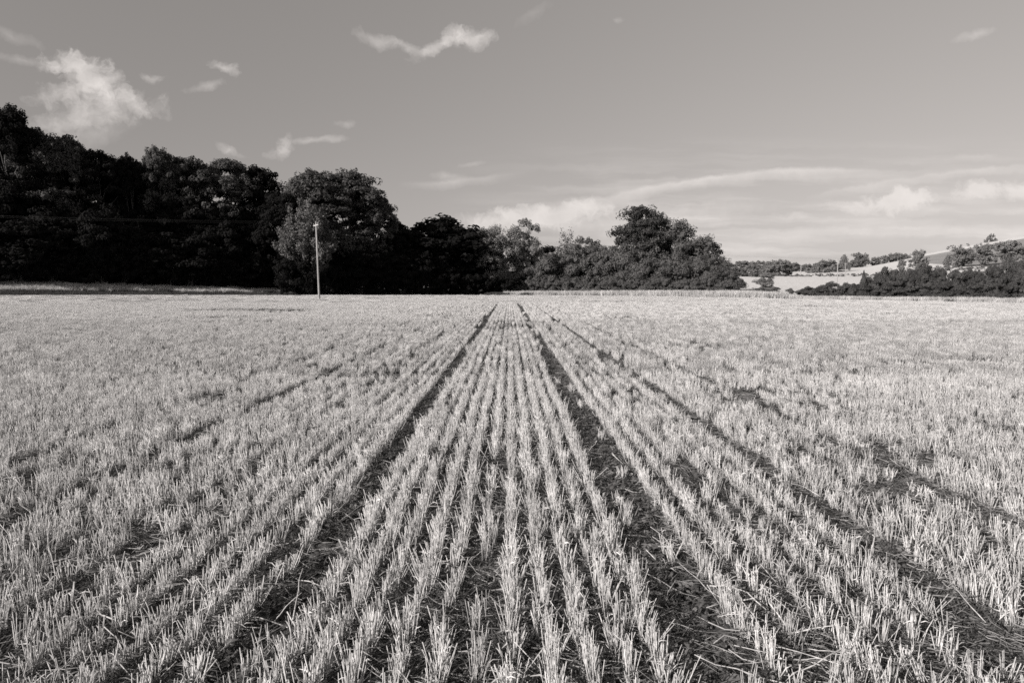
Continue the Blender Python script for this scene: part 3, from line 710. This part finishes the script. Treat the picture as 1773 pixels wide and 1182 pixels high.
def trunk_mesh(rng, C, H, r0, m, fork=.3, nlimb=9, stems_=1):
    b = MB(); C = np.asarray(C)
    for q in range(stems_):
        ox, oy = (0, 0) if stems_ == 1 else rng.normal(0, .35, 2); lean = rng.normal(0, .02, 2) * H; ks = 6; P_ = []
        for i in range(ks): f = i / (ks - 1); P_.append((ox + lean[0] * f + rng.normal(0, .012) * H * (f > 0), oy + lean[1] * f + rng.normal(0, .012) * H * (f > 0), -.4 + f * H * .8))
        b.tube(P_, [r0 * (1.35 if i == 0 else 1 - .85 * i / (ks - 1)) for i in range(ks)], 8)
        for j in rng.choice(len(C), min(nlimb, len(C)), replace=False):
            f = rng.uniform(fork, .8) * .8; s_ = Vector(P_[min(int(f * ks), ks - 2)]); e = Vector(C[j]); mid = s_.lerp(e, .5) + Vector((0, 0, (e - s_).length * .12)); b.tube([s_, mid, e], [r0 * .38, r0 * .24, r0 * .07], 5)
    return b.mesh('trunk', m)


SPEC = {}
def species(key, n, fn, kw, leafm, barkm, r0, stems_=1, fork=.25, trunk_name='trunk', lf=9):
    v = []
    for i in range(n):
        rg = np.random.RandomState(1000 + len(SPEC) * 37 + i); (V, Fq), C = fn(rg, **kw)
        v.append((mesh_np('crown', V, Fq, leafm, True), trunk_mesh(rg, C, kw['H'], r0, barkm, fork, lf, stems_), kw['H'], float(np.percentile(V[:, 2], 99.7)), kw['W']))
    SPEC[key] = (v, trunk_name)


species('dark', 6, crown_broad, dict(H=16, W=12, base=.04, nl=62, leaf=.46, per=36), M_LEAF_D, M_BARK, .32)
species('oak', 4, crown_broad, dict(H=16, W=13, base=.05, nl=64, leaf=.34, per=42), M_LEAF, M_BARK, .4)
species('beech', 2, crown_broad, dict(H=18, W=12, base=.04, nl=84, leaf=.30, per=42, sub=12), M_LEAF_B, M_BARK, .42)
species('ash', 2, crown_broad, dict(H=16, W=9, base=.08, nl=52, leaf=.28, per=28, sub=14), M_LEAF_L, M_BARK, .25)
species('pale', 3, crown_broad, dict(H=16, W=13, base=.05, nl=60, leaf=.30, per=36, sub=12), M_LEAF_M, M_BARK, .4)
species('ashw', 2, crown_broad, dict(H=16, W=11, base=.05, nl=60, leaf=.28, per=34, sub=12), M_LEAF_L, M_BARK, .35)
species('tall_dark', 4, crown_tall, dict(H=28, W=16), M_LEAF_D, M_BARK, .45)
species('tall_mid', 4, crown_tall, dict(H=28, W=16), M_LEAF_M, M_BARK, .45)
species('birch', 3, crown_weeping, dict(H=14, W=8, nb=84), M_LEAF_L, M_BARK_L, .16, 2)
species('maple', 2, crown_branchy, dict(H=12, W=10, base=.3, nb=110, leaf=.24), M_LEAF_A, M_BARK, .2, 2)
species('spiky', 2, crown_branchy, dict(H=12, W=5, nb=22, per=150), M_LEAF, M_BARK, .14, 2)
species('shrub', 5, crown_shrub, dict(H=5.5, W=7.5, nl=30, leaf=.19), M_LEAF, M_BARK, .08, 3, .1, 'stem')
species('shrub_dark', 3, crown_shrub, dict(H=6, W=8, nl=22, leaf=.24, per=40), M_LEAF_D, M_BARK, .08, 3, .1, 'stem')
species('hedge', 5, crown_shrub, dict(H=4, W=6.5, nl=30, leaf=.115, per=95, sub=14), M_LEAF_H, M_BARK, .06, 3, .1, 'stem')
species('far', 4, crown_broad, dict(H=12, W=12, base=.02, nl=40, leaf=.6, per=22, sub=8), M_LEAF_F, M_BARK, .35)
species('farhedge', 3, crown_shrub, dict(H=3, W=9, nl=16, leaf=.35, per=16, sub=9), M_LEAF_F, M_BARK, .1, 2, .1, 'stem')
species('cone', 1, crown_cone, dict(H=5, W=2.6), M_LEAF_H, M_BARK, .07)
_pick = {}


def plant(kind, x, y, top, width, name, label, cat='tree', group=None, rz=None, sink=0.0, z=None):
    """place one tree: crown top at height `top` above its own ground"""
    v, tn = SPEC[kind]; k = _pick.get(kind, 0); _pick[kind] = k + 1; crown, trunk, H, ptop, W = v[k % len(v)]
    g = G(x, y) if z is None else z
    r = bpy.data.objects.new(name, None); COL.objects.link(r); r.empty_display_size = .5
    r.location = (x, y, g - sink); r.rotation_euler = (0, 0, (k * 2.399) % 6.283 if rz is None else rz)
    sz = (top + sink) / ptop; sw = width / W; r.scale = (sw, sw, sz)
    r['label'] = label; r['category'] = cat
    if group: r['group'] = group
    c = bpy.data.objects.new('crown', crown); COL.objects.link(c); c.parent = r
    t = bpy.data.objects.new(tn, trunk); COL.objects.link(t); t.parent = r
    return r


def at_px(kind, px, py_top, dist, width_px, name, label, cat='tree', group=None, **kw):
    u, v = ray(px, py_top); x = u * dist; g = G(x, dist); top = EYE + v * dist - g
    return plant(kind, x, dist, top, width_px / F * dist, name, label, cat, group, **kw)


# skyline of the wood, photo pixels
SKYL = [(-500, 150), (-200, 160), (0, 190), (30, 200), (60, 222), (80, 236), (118, 240), (140, 262), (190, 268), (235, 280), (275, 263), (300, 275), (340, 278), (390, 278), (430, 288), (455, 305), (480, 326), (498, 336), (520, 318), (540, 302), (600, 300), (640, 322), (665, 360), (680, 388),
        (705, 392), (740, 380), (790, 388), (820, 400), (835, 415), (850, 450), (1000, 470)]
_sp = np.array([a for a, b in SKYL], float); _sy = np.array([b for a, b in SKYL], float)


def px_of(x, y): return CX + F * (x / y) / (math.cos(PITCH)) - 4.5


def sky_top(x, y):
    p = px_of(x, y); py = float(np.interp(p, _sp, _sy)); return EYE + ray(p, py)[1] * y


rt = random.Random(3)
LAB_D = 'dark broadleaf tree deep in shade inside the wood on the left'
GD = 'shaded trees of the left wood'
# interior rows of the wood (t along the edge, s into it)
def dist_s(px, s):
    u = ray(px, 480)[0]; return (s - EX * SI + EY * CO) / (CO - u * SI)


def wood_tree(t, s, hh, w, kind='dark', label=LAB_D, group=GD, capf=1.0, fix=None):
    x = EX + t * CO - s * SI; y = EY + t * SI + s * CO; g = G(x, y); cap = (sky_top(x, y) - g) * capf
    h = min(hh, cap) if fix is None else cap * fix
    if h < 4.5: return None
    return plant(kind, x, y, h, w, 'broadleaf_tree', label, 'tree', group)


for s, t0, step, hh in ((13, -30, 8.5, 15), (24, -34, 9, 17), (37, -38, 9.5, 18), (52, -42, 10, 18)):
    t = t0
    while t < 150:
        tt_ = t + rt.uniform(-1.5, 1.5); x = EX + tt_ * CO - s * SI; y = EY + tt_ * SI + s * CO
        if px_of(x, y) > -60 and px_of(x, y) < 868: wood_tree(tt_, s + rt.uniform(-2, 2), hh * rt.uniform(.8, 1.1), rt.uniform(11, 14), capf=.93)
        t += step
for t in np.arange(-24, 140, 6.0):
    wood_tree(t + rt.uniform(-1, 1), (14 if t < 55 else 8) + rt.uniform(-.5, 1.5), rt.uniform(9, 13), rt.uniform(9, 11), capf=.8)
# shrubs at the foot of the wood
t = -22
while t < 140:
    x = EX + t * CO - (12 if t < 60 else 5) * SI; y = EY + t * SI + (12 if t < 60 else 5) * CO
    if -40 < px_of(x, y) < 940:
        plant('shrub_dark', x, y, rt.uniform(5.5, 8.5), rt.uniform(7, 9), 'woodland_shrub', 'low shaded shrub at the foot of the dark wood on the left', 'shrub', 'shrubs at the foot of the wood')
    t += 4.6
# the wood goes on up the slope to the left of the frame and shades what the frame shows
t = -160
while t < -24:
    for s, hh in ((17, 17), (29, 18)):
        x = EX + t * CO - s * SI; y = EY + t * SI + s * CO
        if px_of(x, max(y, 5)) < -60: plant('dark', x + rt.uniform(-2, 2), y + rt.uniform(-2, 2), hh * rt.uniform(.9, 1.1), 14, 'broadleaf_tree', LAB_D, 'tree', GD)
    t += 11

# trees on the skyline of the wood, one by one
SK = [('dark', 8, 188, 62, 196, 'tall dark tree at the top of the wood, its crown against the big cloud'),
      ('oak', 66, 232, 60, 196, 'broad tree second from the top of the wood, sun catching its lower crown'),
      ('oak', 112, 238, 56, 194, 'rounded tree with a grey sunlit top below the highest tree of the wood'),
      ('dark', 168, 264, 60, 194, 'dark flat-topped tree on the wood skyline beside the rounded grey-topped tree'),
      ('dark', 222, 272, 36, 194, 'small dark pointed tree on the skyline just left of the pale one'),
      ('pale', 273, 258, 44, 192, 'pale airy tree rising on the skyline of the dark wood'),
      ('oak', 322, 275, 56, 192, 'grey-leaved tree on the skyline just right of the pale airy one'),
      ('oak', 392, 277, 62, 190, 'wide round-topped tree on the wood skyline above the overhead wires'),
      ('dark', 445, 292, 60, 188, 'dark tree where the wood skyline drops before the tall pair'),
      ('dark', 487, 335, 50, 186, 'low dark tree in the dip of the skyline above the sunlit maple'),
      ('oak', 546, 298, 78, 182, 'left of the two tall grey crowns behind the nearest pole'),
      ('pale', 604, 298, 78, 182, 'right of the two tall grey crowns, paler and ragged, behind the nearest pole'),
      ('oak', 643, 340, 60, 180, 'sloping tree on the right flank of the two tall crowns'),
      ('dark', 700, 390, 54, 184, 'low dark tree in the dip between the tall pair and the round dark tree'),
      ('dark', 765, 380, 100, 178, 'round dark tree with sky showing through its right side'),
      ('dark', 815, 405, 60, 178, 'dark tree on the right end of the shaded wood beside the pale birches')]
for kind, px, py, w, dist, lab in SK: at_px({'dark': 'tall_dark', 'oak': 'tall_mid', 'pale': 'tall_mid', 'ash': 'tall_mid'}[kind] if px < 680 else kind, px, py, dist_s(px, 26 if px < 480 else 15), w * 1.75, 'broadleaf_tree', lab)
MX = dist_s(528, 3)
at_px('maple', 528, 354, MX, 112, 'field_maple', 'sunlit feathery tree behind the nearest pole, bright against the black wood')

for px, py in ((502, 452), (532, 447), (562, 450)):  # shade below the maple, put into these shrubs' dark leaf colour
    at_px('shrub_dark', px, py, dist_s(px, .5), 62, 'woodland_shrub', 'tall thicket coloured dark for the shade at the foot of the sunlit maple', 'shrub', 'thicket under the maple')
# lit group in the middle
MID = [('oak', 826, 398, 40, 208, 'broadleaf_tree', 'small dark-topped tree at the left end of the pale trees'),
       ('ashw', 856, 392, 60, 206, 'silver_birch', 'pale wispy birch with hanging shoots next to the shaded wood'),
       ('ashw', 906, 380, 66, 202, 'ash_tree', 'tall pale rounded ash, tallest of the pale trees left of centre'),
       ('birch', 915, 420, 60, 196, 'silver_birch', 'pale drooping birch below the tall ash'),
       ('dark', 945, 428, 50, 198, 'broadleaf_tree', 'low dark tree in the dip right of the pale ash'),
       ('spiky', 984, 396, 44, 178, 'poplar_tree', 'thin ragged tree with bare upright shoots against the cloud'),
       ('oak', 1020, 412, 66, 172, 'broadleaf_tree', 'low domed tree between the ragged shoots and the great beech'),
       ('oak', 1056, 428, 60, 166, 'broadleaf_tree', 'small domed tree touching the left foot of the great beech'),
       ('beech', 1113, 361, 92, 158, 'beech_tree', 'great dark beech, highest crown of the clump in the middle distance'),
       ('oak', 1163, 384, 80, 154, 'oak_tree', 'large oak leaning against the right shoulder of the great beech'),
       ('oak', 1206, 412, 74, 148, 'oak_tree', 'oak with a gap of sky low in its crown, right of the large oak'),
       ('oak', 1236, 446, 52, 144, 'oak_tree', 'lowest oak at the right end of the middle clump')]
for kind, px, py, w, dist, nm, lab in MID: at_px(kind, px, py, dist if px > 960 else dist_s(px, 4 if kind in ('birch', 'ashw') else 12), w * 1.2, nm, lab)
# belt of shrubs in front of the middle clump
BELT = [(905, 470, 60, 'shaded shrub at the foot of the pale drooping birch'), (940, 462, 60, 'half-lit shrub at the left end of the sunny shrub belt'), (975, 440, 70, 'tall shrub below the thin ragged tree'), (1012, 446, 60, 'bushy shrub below the low domed tree'),
        (1046, 436, 66, 'shrub with a dark hollow beside it, left of the great beech'), (1082, 424, 70, 'tall shrub climbing the foot of the great beech'), (1112, 455, 60, 'low dense shrub in front of the great beech'),
        (1146, 448, 62, 'shrub directly under the large oak'), (1180, 450, 60, 'shrub under the gap between the two larger oaks'), (1212, 455, 60, 'shrub in front of the oak with the gap of sky'),
        (1243, 462, 56, 'second last shrub of the sunny belt'), (1264, 475, 36, 'low shrub at the right end of the sunny belt beside the gap')]
for i, (px, py, w, lab) in enumerate(BELT):
    u = ray(px, 500)[0]; d = float(edge_y(u)) + 9 + (4 if i % 2 else 0)
    at_px('shrub' if i > 0 else 'shrub_dark', px, py, d, w * 1.35, 'shrub', lab, 'shrub')
for i, px in enumerate(range(930, 1276, 17)):
    u = ray(px, 500)[0]; d = float(edge_y(u)) + 6.5
    at_px('shrub', px, 478 + (i * 7) % 9, d, 44, 'shrub', 'low leafy shrub in the front row above the grass margin, middle distance', 'shrub', 'front row of shrubs above the grass')

# the gap and the small tree
at_px('ash', 1326, 472, 140, 34, 'birch_sapling', 'small pale sapling standing in the gap before the sloping pale field')
at_px('shrub', 1316, 498, 128, 32, 'shrub', 'dark low bush under the pale sapling in the gap', 'shrub')
at_px('shrub', 1341, 497, 120, 26, 'shrub', 'round dark bush just right of the pale sapling', 'shrub')
at_px('shrub', 1369, 499, 112, 17, 'shrub', 'small round bush alone beside the white track end', 'shrub')
for px, d in ((1268, 150),):
    at_px('shrub', px, 476 if px < 1290 else 486, d, 36, 'shrub', 'shaded bush behind the right end of the sunny belt', 'shrub', 'bushes behind the belt end')

# near hedge on the right
HT = [(1394, 500, 0), (1408, 496, 0), (1424, 494, 0), (1440, 488, 1), (1458, 495, 0), (1470, 490, 0), (1486, 492, 0), (1508, 488, 0), (1526, 473, 0), (1545, 463, 1), (1566, 470, 0), (1588, 466, 0), (1606, 459, 1), (1630, 463, 0), (1652, 468, 0),
      (1680, 466, 1), (1704, 475, 0), (1726, 460, 0), (1750, 448, 1), (1780, 443, 0), (1815, 442, 0), (1850, 440, 0)]
HL = ['low end shrub of the dark hedge, nearest the white track', 'knee-high looking bushy start of the dark hedge on the right', 'hedge shrub left of the far crossarm pole', 'peaked hedge shrub just left of the far crossarm pole', 'hedge shrub at the foot of the far crossarm pole',
      'hedge shrub between the far pole and the conical bush', 'hedge shrub touching the conical bush on its left', 'hedge shrub touching the conical bush on its right', 'hedge shrub where the hedge starts to rise', 'tall ragged shrub, first high top of the hedge',
      'hedge shrub just right of the first high top', 'hedge shrub below the lone tree on the hill slope', 'tallest ragged shrub halfway along the dark hedge', 'hedge shrub sloping down from the halfway high top', 'hedge shrub below the spreading pale-trunked tree',
      'rounded hedge top left of the last dip in the hedge', 'hedge shrub in the last dip of the hedge', 'hedge shrub rising out of the last dip', 'high smooth shrub near the end of the hedge', 'big hedge shrub cut by the right edge of the photo', 'hedge shrub just past the right edge', 'hedge shrub past the right edge of the view']
for i, ((px, py, k), lab) in enumerate(zip(HT, HL)):
    u = ray(px, 500)[0]; d = float(edge_y(u)) + 4.6
    at_px('hedge', px, py, d, 36 if px < 1500 else 58, 'hedge_shrub', lab, 'hedge shrub')
    if px > 1500: at_px('hedge', px + 12, py + 22 + (i * 5) % 9, d - 1.8, 56, 'hedge_shrub', 'low front shrub filling the foot of the dark hedge', 'hedge shrub', 'front shrubs of the hedge')
at_px('cone', 1496, 468, float(edge_y(ray(1496, 500)[0])) + 3.4, 24, 'conical_bush', 'pointed conical bush standing up in the dark hedge', 'bush')

# far trees on the rising ground
def far(px, py, w, dist, label, kind='far', name='field_tree', cat='tree', group=None, sink=None): at_px(kind, px, py, dist, w * .98, name, label, cat, group, sink=(.006 * dist if sink is None else sink))
for i, (px, py, w, d) in enumerate([(1262, 455, 34, 400), (1285, 452, 34, 410), (1308, 452, 34, 400), (1330, 453, 30, 390), (1268, 462, 30, 300), (1290, 464, 34, 300), (1312, 466, 30, 290), (1376, 455, 30, 460), (1398, 457, 26, 470), (1418, 455, 24, 480)]):
    far(px, py, w, d, 'tree in the distant wood beyond the gap, a soft grey mass', group='trees of the distant wood')
far(1345, 450, 36, 330, 'dark round tree, left of the two at the near end of the distant wood'); far(1364, 452, 24, 335, 'dark tree at the right end of the distant wood above the pale field')
far(1431, 450, 44, 430, 'broad dark tree just left of the far crossarm pole'); far(1462, 441, 20, 440, 'slim pale tree just right of the far crossarm pole', 'birch', 'field_tree')
far(1448, 461, 40, 420, 'low tree behind the far crossarm pole')
far(1491, 438, 30, 600, 'mushroom shaped field tree between the far pole and the hill slope')
far(1478, 450, 26, 600, 'low grey tree left of the mushroom shaped tree')
far(1518, 445, 22, 610, 'small round tree just right of the mushroom shaped tree'); far(1532, 442, 14, 615, 'narrow tree, first of the row below the pale slope'); far(1549, 438, 24, 620, 'rounded tree in the middle of the row below the pale slope'); far(1566, 439, 24, 625, 'flat tree ending the row at the pale slope')
far(1590, 433, 28, 330, 'dark leaning tree standing alone in front of the pale slope'); far(1562, 450, 14, 320, 'little round bush in the pale field left of the leaning tree')
far(1715, 405, 26, 636, 'lone bush on the crest of the hill', 'farhedge', 'hilltop_bush', 'bush')
for px, py, w in ((1650, 424, 8), (1642, 426, 6), (1663, 423, 6), (1676, 421, 5)): far(px, py, w * 1.3, 636, 'tiny bush on the pale crest of the hill', 'farhedge', 'hilltop_bush', 'bush', 'tiny bushes along the crest', sink=.8)
far(1668, 429, 42, 330, 'spreading tree with a pale trunk on the hillside'); far(1642, 440, 14, 320, 'small arched tree at the left end of the hillside row'); far(1706, 422, 38, 325, 'rounded dense tree in the middle of the hillside row'); far(1748, 417, 44, 315, 'largest tree of the hillside row near the right edge'); far(1788, 425, 40, 310, 'tree at the right edge of the hillside row')
# far hedges between the pale fields, one after another
def hedge_row(p0, p1, n, hpx, dist, label, group, w=26):
    for i in range(n):
        f = i / (n - 1); px = p0[0] + (p1[0] - p0[0]) * f; d = dist[0] + (dist[1] - dist[0]) * f; u = ray(px, 470)[0]; x = u * d
        plant('farhedge', x, d, hpx / F * d * rt.uniform(.7, 1.3), w / F * d, 'field_hedge', label, 'hedge', group, sink=.3)
hedge_row((1300, 0), (1620, 0), 17, 5, (330, 285), 'low dark hedge bush between the two pale fields on the right', 'hedge between the pale fields')
hedge_row((1600, 0), (1800, 0), 11, 6, (300, 290), 'low hedge bush under the row of hillside trees', 'hedge under the hillside trees')
for px, py, w in ((1416, 460, 30), (1436, 462, 26), (1400, 463, 24)): far(px, py, w, 400, 'low scrub left of the far crossarm pole', 'farhedge', 'field_hedge', 'hedge', 'scrub by the far pole')

# ------------------------------------------------------------------ poles and wires
def pole(x, y, ztop, lean, arm_ang, arm_len, label, r=.13):
    g = G(x, y); H = ztop - g; root = bpy.data.objects.new('utility_pole', None); COL.objects.link(root); root.location = (x, y, g)
    root['label'] = label; root['category'] = 'pole'
    m = MB(); m.tube([(0, 0, -.3), (lean * .5, 0, H * .5), (lean, 0, H)], [r * 1.1, r * .92, r * .72], 12); link('post', m.mesh('post', M_POLE), root)
    m = MB(); m.box((lean, 0, H - .28), (arm_len, .10, .13), arm_ang)
    arm = link('crossarm', m.mesh('crossarm', M_ARM, False), root)
    for k in (-.46, 0, .46):
        m = MB(); cx, cy = lean + math.cos(arm_ang) * arm_len * k, math.sin(arm_ang) * arm_len * k; zb = H - .215 if k else H
        m.tube([(cx, cy, zb), (cx, cy, zb + .06), (cx, cy, zb + .08), (cx, cy, zb + .15), (cx, cy, zb + .18)], [.03, .03, .06, .06, .03], 8); link('insulator', m.mesh('insulator', M_CERAMIC), arm if k else root)
    return [(x + lean + math.cos(arm_ang) * arm_len * k, y + math.sin(arm_ang) * arm_len * k, g + (H - .215 if k else H) + .17) for k in (-.46, 0, .46)]


x1, y1 = flat(553, 519.5); u, v = ray(547, 386); zt = EYE + v * y1
tops = pole(x1, y1, zt, u * y1 - x1, R(-58), 1.9, 'tall pale wooden pole with small crossarm alone at the left of the field', .12)
u2 = ray(1451, 448); d2 = 190; tops2 = pole(u2[0] * d2, d2, EYE + u2[1] * d2, 0, R(10), 2.1, 'far wooden pole with a wide crossarm behind the hedge on the right')
u3 = ray(1387, 461); d3 = 330; tops3 = pole(u3[0] * d3, d3, EYE + u3[1] * d3, 0, R(20), 1.5, 'smallest and farthest of the wooden poles, in the pale field beyond the gap', .16)
u4 = ray(1464, 456); d4 = 300; tops4 = pole(u4[0] * d4, d4, EYE + u4[1] * d4, 0, R(20), 1.2, 'short distant pole just right of the far crossarm pole', .13)
xl, yl = -118, 74; GL = [(xl + k * .3, yl - k * .9, 12.6) for k in (-1, 0, 1)]


def wire(a, b, sag, label, r=.004):
    P_ = []
    for i in range(25):
        f = i / 24; P_.append((a[0] + (b[0] - a[0]) * f, a[1] + (b[1] - a[1]) * f, a[2] + (b[2] - a[2]) * f - sag * 4 * f * (1 - f)))
    m = MB(); m.tube(P_, [r] * 25, 4, False); o = link('overhead_wire', m.mesh('overhead_wire', M_WIRE), label=label, category='wire', group='overhead wires'); return o


for k in range(3): wire(GL[k], tops[k], .9, 'thin overhead wire running from the left edge to the nearest pole')
for k in range(3): wire(tops[k], tops2[k], 1.0, 'thin overhead wire running from the nearest pole to the far crossarm pole')
# left end of the line stands outside the frame
pole(xl, yl, 12.5, 0, R(-60), 1.9, 'wooden pole carrying the left end of the wires, outside the frame', .19)

A0, A1 = flat(1318, 514.0), flat(1392, 514.9)
strip('track', [(A0[0] + (A1[0] - A0[0]) * f, A0[1] + (A1[1] - A0[1]) * f) for f in (0, .25, .5, .75, 1)], 3.2, M_TRACK)
